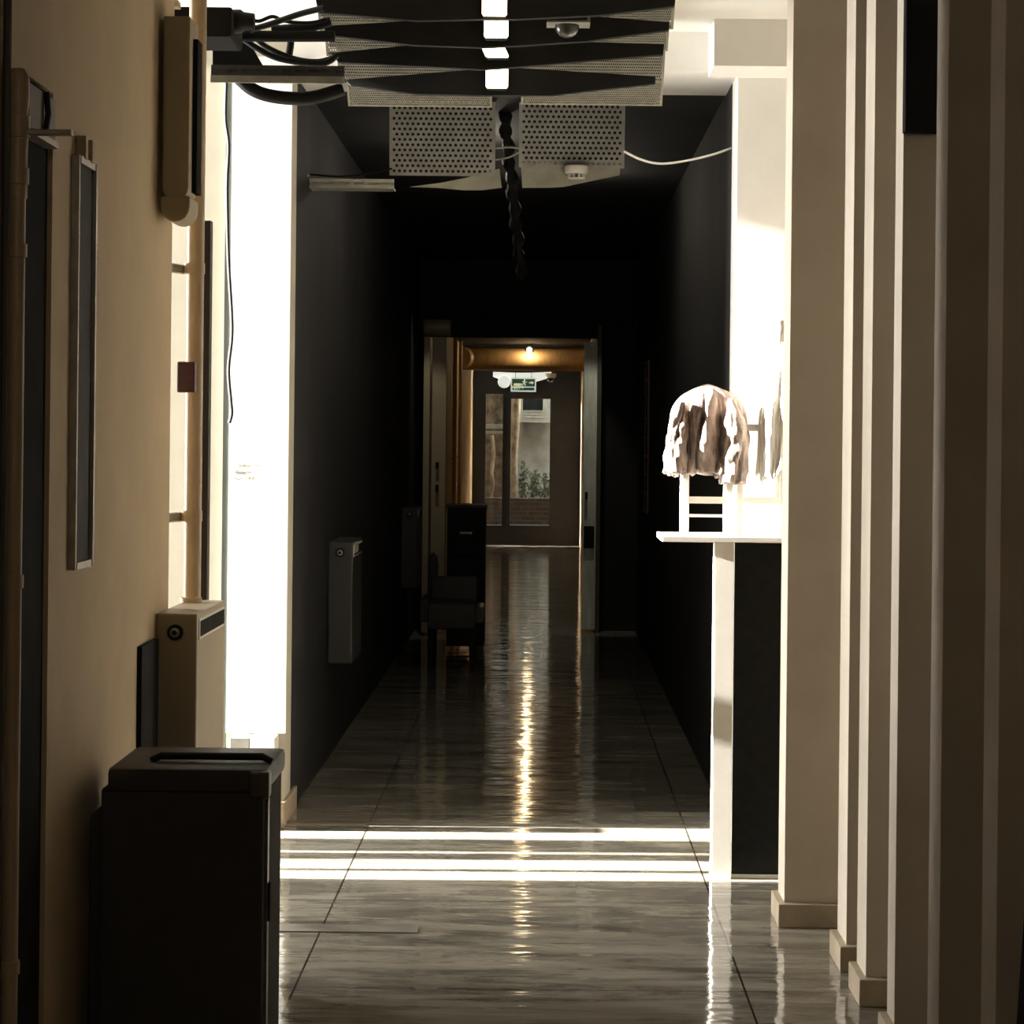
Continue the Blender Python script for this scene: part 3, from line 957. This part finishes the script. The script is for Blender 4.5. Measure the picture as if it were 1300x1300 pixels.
slotted_tray('cable_tray', 268, 437, 82, 96, 105, 7.1, 'slotted steel cable tray under the ceiling cables at upper left', 10, mat('dark_tray', (.05, .048, .042), .6, var=.3))
slotted_tray('cable_tray', 367, 500, 226, 238, 238, 9.3, 'pale slotted cable tray inside the dark opening left of the perforated plates', 7, GALV)
tb = thing('trunking', (P(270, 30, 6.7).x, 6.7, P(270, 48, 6.7).z), 'black trunking box high on the left above the riser', 'trunking')
q0, q1 = P(212, 46, 6.7), P(312, 9, 6.7)
MB().box(q0.x, q1.x - .04, 6.7, 6.95, q0.z, q1.z).build('box', BLACK, tb, bevel=.006)
MB().lathe((q1.x - .045, 6.78, (q0.z + q1.z) / 2 + .015), (1, 0, 0), [(0, .035), (.02, .035), (.03, .028), (.06, .024)], 16).build('gland', RUBBER, tb, smooth=True)
cable('conduit', [(243, 44), (330, 46), (425, 46)], 6.98, .0165, 'thick black conduit running level from the trunking to the mesh panels', BLACK, cat='pipe')
cable('diagonal_cable', [(318, 38), (345, 30), (380, 18), (412, 10)], 6.95, .009, 'thick black cable slanting up above the level conduit', dd=-.1)
cable('wavy_cable', [(312, 22), (328, 27), (346, 21), (362, 27), (392, 29), (415, 25)], 7.0, .0055, 'thin wavy black cable above the level conduit')
cable('flat_strap', [(345, 38), (372, 36), (400, 33), (420, 27)], 7.08, .014, 'dark sagging cable just above the level conduit')
cable('loop_cable', [(310, 50), (326, 61), (350, 73), (380, 79), (412, 80), (428, 70)], 7.02, .0095, 'outer looping black cable below the level conduit', group='looping cables under the conduit')
cable('loop_cable', [(326, 50), (336, 58), (356, 68), (380, 76), (405, 78), (426, 72)], 7.05, .008, 'inner looping black cable below the level conduit', group='looping cables under the conduit')
cable('hanger_rod', [(369, 44), (369, 56), (367, 70)], 7.12, .011, 'short dark hanger below the level conduit')
tag(MB().pic([(270, 52), (314, 50), (335, 86), (270, 86)], 7.14, .05).build('black_bracket', BLACK), 'black slanted bracket plate between the conduit and the cable tray', 'bracket')
hz = [(300, 96), (318, 112), (340, 121), (372, 125), (402, 123), (436, 113)]
cable('black_hose', hz, 7.2, .021, 'fat black hose sagging below the slotted cable tray', cat='hose')
tag(MB().pic([(205, 0), (226, 0), (226, 8), (205, 8)], 6.6, .05).build('small_block', CREAM), 'small cream block above the black trunking box', 'block')
for k, (pix, lab) in enumerate((([(371, 132), (371, 170), (372, 200), (382, 222)], 'left thin wire dropping along the dark opening'), ([(375, 132), (374, 175), (378, 205), (392, 224)], 'right thin wire dropping along the dark opening'))):
    cable('thin_wire', pix, 9.22, .004, lab, m=TANPIPE, group='thin wires at the dark opening')
cable('tray_wire', [(380, 220), (430, 224), (470, 220), (498, 214)], 9.34, .004, 'thin dark wire lying along the pale slotted tray')

# ------------------------------------------------------------------ the ceiling raft of mesh panels and black baffles


def perforated(m, org_, ux, uz, W, H, nx, nz, r_, t, k=6, stagger=True):
    """plate with nx by nz real round holes, front face in the plane ux, uz"""
    ux, uz = Vector(ux), Vector(uz)
    nrm = ux.cross(uz).normalized()
    cw, chh = W / nx, H / nz
    for j in range(nz):
        for i in range(nx):
            off = 0.5 if (stagger and j % 2) else 0.0
            if off and i == nx - 1:
                continue
            x0 = (i + off) * cw
            z0_ = j * chh
            cx_, cz_ = x0 + cw / 2, z0_ + chh / 2
            outer, inner = [], []
            for q in range(8):
                a = math.pi / 4 * q + math.pi / 8
                ca, sa = math.cos(a), math.sin(a)
                s_ = 1 / max(abs(ca), abs(sa))
                outer.append((cx_ + max(-1, min(1, ca * s_)) * cw / 2, cz_ + max(-1, min(1, sa * s_)) * chh / 2))
                inner.append((cx_ + ca * r_ * cw, cz_ + sa * r_ * chh))
            corners = {1: (cx_ + cw / 2, cz_ + chh / 2)}
            vs_ = [org_ + ux * x + uz * z for x, z in outer + inner]
            cs = [(cx_ + cw / 2, cz_ + chh / 2), (cx_ - cw / 2, cz_ + chh / 2), (cx_ - cw / 2, cz_ - chh / 2), (cx_ + cw / 2, cz_ - chh / 2)]
            vs_ += [org_ + ux * x + uz * z for x, z in cs]
            fs_ = []
            for q in range(8):
                a, b_ = q, (q + 1) % 8
                if q % 2 == 0:
                    fs_.append((a, 16 + q // 2, b_, 8 + b_, 8 + a))
                else:
                    fs_.append((a, b_, 8 + b_, 8 + a))
            m.add(vs_, fs_)
        if stagger and j % 2:
            for a, b_ in ((0, .5), (nx - .5, nx)):
                m.add([org_ + ux * (a * cw) + uz * (j * chh), org_ + ux * (b_ * cw) + uz * (j * chh), org_ + ux * (b_ * cw) + uz * ((j + 1) * chh), org_ + ux * (a * cw) + uz * ((j + 1) * chh)], [(0, 1, 2, 3)])


def holed_plate(name, tl, br, d0, d1, nx, nz, r_, mat_, parent, rim=.012, rim_name='rim', backing=True):
    """tilted plate: top edge at depth d0, bottom edge at depth d1"""
    a, b_, c = P(tl[0], br[1], d1), P(br[0], br[1], d1), P(tl[0], tl[1], d0)
    a2 = Vector((c.x, a.y, a.z))
    ux = Vector((b_.x - a2.x, 0, 0))
    W = ux.length
    ux.normalize()
    uz = c - a2
    H = uz.length
    uz.normalize()
    m = MB()
    perforated(m, a2, ux, uz, W, H, nx, nz, r_, 0)
    o = m.build(name, mat_, parent)
    md = o.modifiers.new('thickness', 'SOLIDIFY')
    md.thickness = .003
    nrm = ux.cross(uz).normalized()

    def bar(u0, u1, v0, v1, mm):
        mm.prism([a2 + ux * u0 + uz * v0 - nrm * -.004, a2 + ux * u1 + uz * v0 + nrm * .004, a2 + ux * u1 + uz * v1 + nrm * .004, a2 + ux * u0 + uz * v1 + nrm * .004], -nrm * .012)
    fr_ = MB()
    bar(-rim, 0, -rim, H + rim, fr_)
    bar(W, W + rim, -rim, H + rim, fr_)
    bar(0, W, -rim, 0, fr_)
    bar(0, W, H, H + rim, fr_)
    fr_.build(rim_name, mat_, parent)
    if backing:
        bk = MB()
        bk.prism([a2 - nrm * .03, a2 + ux * W - nrm * .03, a2 + ux * W + uz * H - nrm * .03, a2 + uz * H - nrm * .03], -nrm * .01)
        bk.build('backing', BAFFLE, parent)
        for u in (.25, .75):
            q = a2 + ux * W * u - nrm * .035
            MB().box(q.x - .003, q.x + .003, q.y - .003, q.y + .003, q.z + H * .5, 2.8495).build('hanger', BAFFLE, parent)
    return o


rows = [  # (left panel tl, br), (right panel tl, br), depth
    (((405, -2), (612, 36)), ((662, -4), (852, 32)), 7.25),
    (((414, 28), (614, 68)), ((662, 26), (845, 60)), 7.56),
    (((430, 60), (616, 104)), ((660, 56), (840, 100)), 7.88),
    (((442, 100), (622, 132)), ((664, 98), (838, 130)), 8.18),
]
ordn = ['nearest', 'second nearest', 'third nearest', 'farthest']
for k, (l_, r_, d) in enumerate(rows):
    for side, (tl, br) in (('left', l_), ('right', r_)):
        mid = P((tl[0] + br[0]) / 2, br[1], d)
        root = thing('mesh_panel', mid, '%s expanded metal ceiling panel on the %s of the lamp row' % (ordn[k], side), 'ceiling panel', 'mesh ceiling panels around the lamps')
        holed_plate('mesh', tl, br, d - .05, d + .05, 64, 12, .40, MESHM, root, rim=.007, rim_name='frame')
baffles = [
    ([(398, -14), (630, -30), (860, -14), (856, 8), (760, 19), (655, 24), (612, 24), (530, 26), (404, 15)], 6.97),
    ([(411, 33), (530, 26), (612, 22), (655, 22), (745, 20), (850, 28), (849, 38), (745, 52), (655, 58), (610, 60), (525, 57), (414, 44)], 7.16),
    ([(420, 67), (525, 57), (610, 52), (655, 52), (740, 53), (843, 56), (842, 69), (655, 85), (612, 88), (430, 79)], 7.47),
    ([(438, 101), (530, 94), (617, 87), (655, 86), (832, 97), (832, 106), (740, 116), (700, 121), (610, 121), (525, 119), (445, 108)], 7.79),
]
for k, (pix, d) in enumerate(baffles):
    tag(MB().pic(pix, d, .03).build('ceiling_baffle', BAFFLE), '%s black lens-shaped baffle under the ceiling panels' % ordn[k], 'baffle', 'black baffles across the ceiling')
tag(MB().box(-.74, .40, 6.8, 8.34, 2.85, CZ - .004).build('raft_board', BAFFLE), 'black flat board against the ceiling above the lamp row', 'board')
# lamp row
lamps = [((628, 4), 6.90, .3, 'nearest'), ((630, 32), 7.09, .0, 'second nearest'), ((627, 63), 7.40, .25, 'third nearest'), ((631, 97), 7.72, .0, 'farthest')]
for (c_, d, roll, w_) in lamps:
    p = P(*c_, d)
    root = thing('spot_lamp', p, '%s glowing warm square lamp of the ceiling row' % w_, 'lamp', 'square lamps in the ceiling row')
    hw_, hh = .036, (.040 if c_[1] != 63 else .026)
    sk = .012 if c_[1] == 63 else 0

    def q(u, v, yy):
        return p + Vector((u * hw_ - v * sk, yy, v * hh))
    pts = [q(-1, -.85, -.02), (q(-.85, -1, -.02)), q(.85, -1, -.02), q(1, -.85, -.02), q(1, .85, -.02), q(.85, 1, -.02), q(-.85, 1, -.02), q(-1, .85, -.02)]
    MB().prism([v + Vector((0, .012, 0)) for v in pts], (0, .05, 0)).build('housing', BLACK, root)
    MB().prism(pts, (0, .012, 0)).build('lens', LAMP, root)
    MB().lathe(q(0, 1, -.005), (0, 0, 1), [(0, .010), (.012, .010), (.016, .005)], 12).build('top_screw', LAMP, root)
    MB().box(p.x - .012, p.x + .012, d + .04, d + .06, p.z, p.z + .1).build('bracket', BLACK, root)
# detector with half dome
dd = 7.08
p = P(720, 32, dd)
de = thing('dome_detector', p, 'round dome detector on a pale bracket right of the ceiling lamps', 'detector')
MB().lathe(p, (0, 0, -1), [(0, .036), (.006, .0365), (.018, .034), (.03, .025), (.037, .012), (.039, .0)], 24).build('dome', mat('smoked_dome', (.05, .045, .035), .25, var=.1), de, smooth=True)
MB().box(P(694, 32, dd).x, P(746, 32, dd).x, dd - .05, dd + .05, p.z, p.z + .006).box(P(746, 32, dd).x, P(749, 32, dd).x, dd - .05, dd + .05, p.z, P(748, 20, dd).z).build('bracket', GALV, de)

# perforated plates inside the dark opening
pl = thing('perforated_plate', P(562, 224, 9.45), 'grey perforated metal plate left of the black chain', 'plate', 'perforated plates inside the dark opening')
holed_plate('plate', (497, 120), (626, 220), 9.42, 9.47, 19, 15, .31, PERF, pl, rim=.008)
pr = thing('perforated_plate', P(726, 214, 9.45), 'grey perforated metal plate above the smoke detector', 'plate', 'perforated plates inside the dark opening')
holed_plate('plate', (662, 118), (790, 210), 9.42, 9.47, 19, 14, .31, PERF, pr, rim=.008)
tag(MB().pic([(520, 237), (560, 232), (590, 226), (634, 214), (637, 238), (612, 241), (588, 241), (555, 238)], 9.485, .02).build('drape', DRAPE), 'pale sagging strip of cloth under the left perforated plate', 'cloth', 'cloth strips under the plates')
tag(MB().pic([(661, 206), (788, 206), (787, 222), (752, 229), (715, 237), (698, 238), (663, 238)], 9.485, .02).build('drape', DRAPE), 'pale sagging strip of cloth behind the smoke detector', 'cloth', 'cloth strips under the plates')
p = P(732, 211, 9.44)
sd = thing('smoke_detector', p, 'round white smoke detector below the right perforated plate', 'detector')
MB().lathe(p, (0, 0, -1), [(0, .046), (.006, .048), (.026, .047), (.032, .042)], 24).build('base', WHITEP, sd, smooth=True)
cg = MB()
for k in range(10):
    a = 2 * math.pi * k / 10
    cg.box(p.x + .033 * math.cos(a) - .003, p.x + .033 * math.cos(a) + .003, p.y + .033 * math.sin(a) - .003, p.y + .033 * math.sin(a) + .003, p.z - .048, p.z - .031)
cg.lathe(p + Vector((0, 0, -.047)), (0, 0, -1), [(0, .035), (.005, .034), (.007, .02)], 20)
cg.build('sensor_cage', WHITEP, sd)
cable('white_cable', [(792, 192), (812, 202), (835, 207.5), (860, 206), (890, 200), (912, 194), (931, 187)], 8.86, .0045, 'white cable sagging across the dark opening at upper right', m=WHITEP)
cable('tie_cable', [(629, 188), (645, 187), (660, 188)], 9.4, .004, 'upper pale cable in the gap between the perforated plates', m=GALV, group='cables between the plates')
cable('tie_cable', [(629, 203), (645, 200), (660, 193)], 9.4, .004, 'lower pale cable in the gap between the perforated plates', m=GALV, group='cables between the plates')
# black chain hanging behind the plates
pts, rs = [], []
for k in range(40):
    t = k / 39
    pts.append(P(640 + 22 * t + 1.2 * math.sin(k * .9), 142 + 208 * t, 9.7 + 1.2 * t))
    rs.append(.024 + .006 * math.sin(k * 1.7))
tag(MB().tube(pts, rs, 8).build('hanging_bundle', mat('dark_bundle', (.016, .016, .015), .7, spec=.15, var=.4, scale=30), smooth=True), 'lumpy black cable bundle dangling between the perforated plates', 'cable')

# ------------------------------------------------------------------ the shelf table with draped stools, right
TZ = 1.10
tb = thing('bar_table', (.66, 7.75, 0), 'narrow white high table with black panel at the right of the bright bay', 'table')
MB().box(P(841, 680, 7.55).x, .98, 7.55, 7.95, TZ - .018, TZ).build('tabletop', WHITEW, tb, bevel=.002)
lx0, lx1 = P(905, 900, 7.58).x, P(930, 900, 7.58).x
MB().box(lx0, lx1, 7.58, 7.64, 0, TZ - .018).build('leg', WHITEW, tb, bevel=.002)
MB().box(.92, .97, 7.58, 7.64, 0, TZ - .018).build('leg', WHITEW, tb, bevel=.002)
MB().box(P(931, 900, 7.61).x, .92, 7.61, 7.63, .012, TZ - .018).build('panel', mat('scuffed_black_panel', (.011, .011, .010), .6, var=.4, scale=30, spec=.15), tb)
MB().box(P(931, 900, 7.61).x, .92, 7.605, 7.635, 0, .012).build('foot_rail', WHITEW, tb)


def stool(x0, y0, label):
    w_, dp, h_ = .163, .15, .34
    root = thing('small_stool', (x0 + w_ / 2, y0 + dp / 2, TZ), label, 'stool', 'small stools standing on the high table')
    t = .021
    for xx in (x0, x0 + w_ - t):
        for yy in (y0, y0 + dp - t):
            MB().box(xx, xx + t, yy, yy + t, TZ, TZ + h_).build('leg', WHITEW, root, bevel=.002)
    MB().box(x0 - .006, x0 + w_ + .006, y0 - .006, y0 + dp + .006, TZ + h_, TZ + h_ + .022).build('seat', WHITEW, root, bevel=.004)
    for yy in (y0 + .004, y0 + dp - t + .004):
        MB().box(x0 + t, x0 + w_ - t, yy, yy + .012, TZ + .103, TZ + .122).build('rail', WHITEW, root)
    MB().box(x0 + t, x0 + w_ - t, y0 + dp - t + .004, y0 + dp - t + .016, TZ + .055, TZ + .064).build('rail', WHITEW, root)
    for xx in (x0 + .004, x0 + w_ - t + .004):
        MB().box(xx, xx + .012, y0 + t, y0 + dp - t, TZ + .06, TZ + .076).build('rail', WHITEW, root)
    return root


sx = P(866.5, 640, 7.66).x
stool(sx, 7.66, 'small white stool under the brown fur coat on the high table')
s2 = stool(sx + .178, 7.70, 'small white stool under the white coat on the high table')


def drape_mesh(mb, cx_, cy_, zt, zb, rx, ry, folds=9, amp=.13, flat=.45, seed=1, ragged=.02, sq=.8, lean=0.0):
    rnd = random.Random(seed)
    N, M = 160, 56
    ph = [rnd.uniform(0, 6.28) for _ in range(10)]
    vs_ = []
    for j in range(M + 1):
        t = (j / M) ** 1.6 if j else 0
        for i in range(N):
            th = 2 * math.pi * i / N
            s_ = min(t / flat, 1)
            rad = max(.001, max(0, 1 - (1 - s_) ** 2.5) ** (1 / 2.3)) * (.95 + .07 * t)
            k = min(1, t * 1.8)
            fold = amp * k * (math.sin(folds * th + ph[0] + 1.6 * math.sin(3 * t + ph[1])) * .75 + math.sin((folds * 2 + 1) * th + ph[2] + 3 * t) * .4)
            fold += .035 * k * math.sin(29 * th + 9 * t + ph[3]) + .02 * k * math.sin(47 * th - 14 * t + ph[8])
            fold += .03 * k * math.sin(13 * t + 5 * th + ph[9])
            hem = ragged * (math.sin(3 * th + ph[4]) + .6 * math.sin(11 * th + ph[5]) + .5 * math.sin(23 * th + ph[6]))
            c_, s2_ = math.cos(th), math.sin(th)
            z = zt - (zt - zb) * t + hem * t ** 4 + .006 * math.sin(2 * th + ph[7]) * (1 - t)
            vs_.append((cx_ + lean * t + rx * rad * (1 + fold * .45) * math.copysign(abs(c_) ** sq, c_), cy_ + ry * rad * (1 + fold * 1.5) * math.copysign(abs(s2_) ** sq, s2_), z))
    fs_ = []
    for j in range(M):
        for i in range(N):
            fs_.append((j * N + i, j * N + (i + 1) % N, (j + 1) * N + (i + 1) % N, (j + 1) * N + i))
    fs_.append(tuple(range(N)))
    mb.add(vs_, fs_)
    return mb


def cloth(o):
    md = o.modifiers.new('thickness', 'SOLIDIFY')
    md.thickness = .006
    md.offset = 1
    return o


def sleeve(pix, d, rads, seed):
    """hanging sleeve: a crumpled tapering tube, open at the cuff"""
    rnd = random.Random(seed)
    pts = smooth_path([P(x, y, d) for x, y in pix], 8)
    n = len(pts)
    N = 28
    vs_, fs_ = [], []
    for i, p in enumerate(pts):
        t = i / (n - 1)
        q = t * (len(rads) - 1)
        a = int(min(q, len(rads) - 2))
        rr = rads[a] + (rads[a + 1] - rads[a]) * (q - a)
        for k in range(N):
            th = 2 * math.pi * k / N
            w_ = 1 + .14 * math.sin(4 * th + 5 * t + seed) + .09 * math.sin(9 * th + 11 * t) + .08 * math.sin(26 * t + 2 * th)
            vs_.append((p.x + rr * w_ * math.cos(th), p.y + rr * w_ * math.sin(th), p.z + (.006 * math.sin(5 * th + seed) if i == n - 1 else 0)))
    for i in range(n - 1):
        for k in range(N):
            fs_.append((i * N + k, i * N + (k + 1) % N, (i + 1) * N + (k + 1) % N, (i + 1) * N + k))
    fs_.append(tuple(range(N)))
    return MB().add(vs_, fs_)


c0 = P(899, 550, 7.73)
fc = thing('fur_coat', (c0.x, 7.735, TZ + .36), 'brown shaggy fur coat draped over a small stool on the high table', 'coat')
cloth(drape_mesh(MB(), c0.x, 7.735, P(899, 492, 7.7).z, P(899, 602, 7.66).z, .117, .104, folds=8, amp=.17, flat=.36, seed=4, ragged=.008).build('body', FUR, fc, smooth=True))
cloth(sleeve([(866, 512), (860, 540), (858, 570), (857, 600)], 7.632, [.004, .022, .028, .028], 3).build('sleeve', FUR, fc, smooth=True))
cloth(sleeve([(928, 508), (934, 540), (932, 575), (929, 613)], 7.626, [.004, .028, .035, .037], 5).build('sleeve', FUR, fc, smooth=True))
c1 = P(1003, 500, 7.65)
wc = thing('wool_coat', (c1.x, 7.65, TZ + .36), 'tall white woolly coat beside the right pier on the high table', 'coat')
cloth(drape_mesh(MB(), c1.x + .01, 7.65, P(995, 425, 7.65).z, P(990, 603, 7.65).z, .105, .085, folds=8, amp=.10, flat=1.0, seed=9, ragged=.014).build('body', WOOL, wc, smooth=True))
MB().lathe((P(990, 420, 7.62).x, 7.65, P(990, 440, 7.62).z), (0, 0, 1), [(0, .03), (.03, .036), (.06, .034), (.085, .02)], 24).build('collar', WOOL, wc, smooth=True)

# dark board leaning at the lower right, dark box high on a fin
tag(MB().prism([(P(1268, 1300, 4.1).x, 4.02, -.0), (1.2, 4.02, 0), (1.2, 4.02, .78), (P(1299, 1110, 4.1).x, 4.02, P(1299, 1110, 4.1).z)], (0, .05, 0)).build('leaning_board', BLACK), 'black slanted board leaning in the lower right corner', 'board')
tag(MB().box(P(1149, 60, 5.4).x, P(1188, 60, 5.4).x + .04, 5.385, 5.43, P(1168, 168, 5.4).z, 2.7).build('switch_box', BLACK, bevel=.003), 'tall black box fixed high on a right-hand fin', 'box')
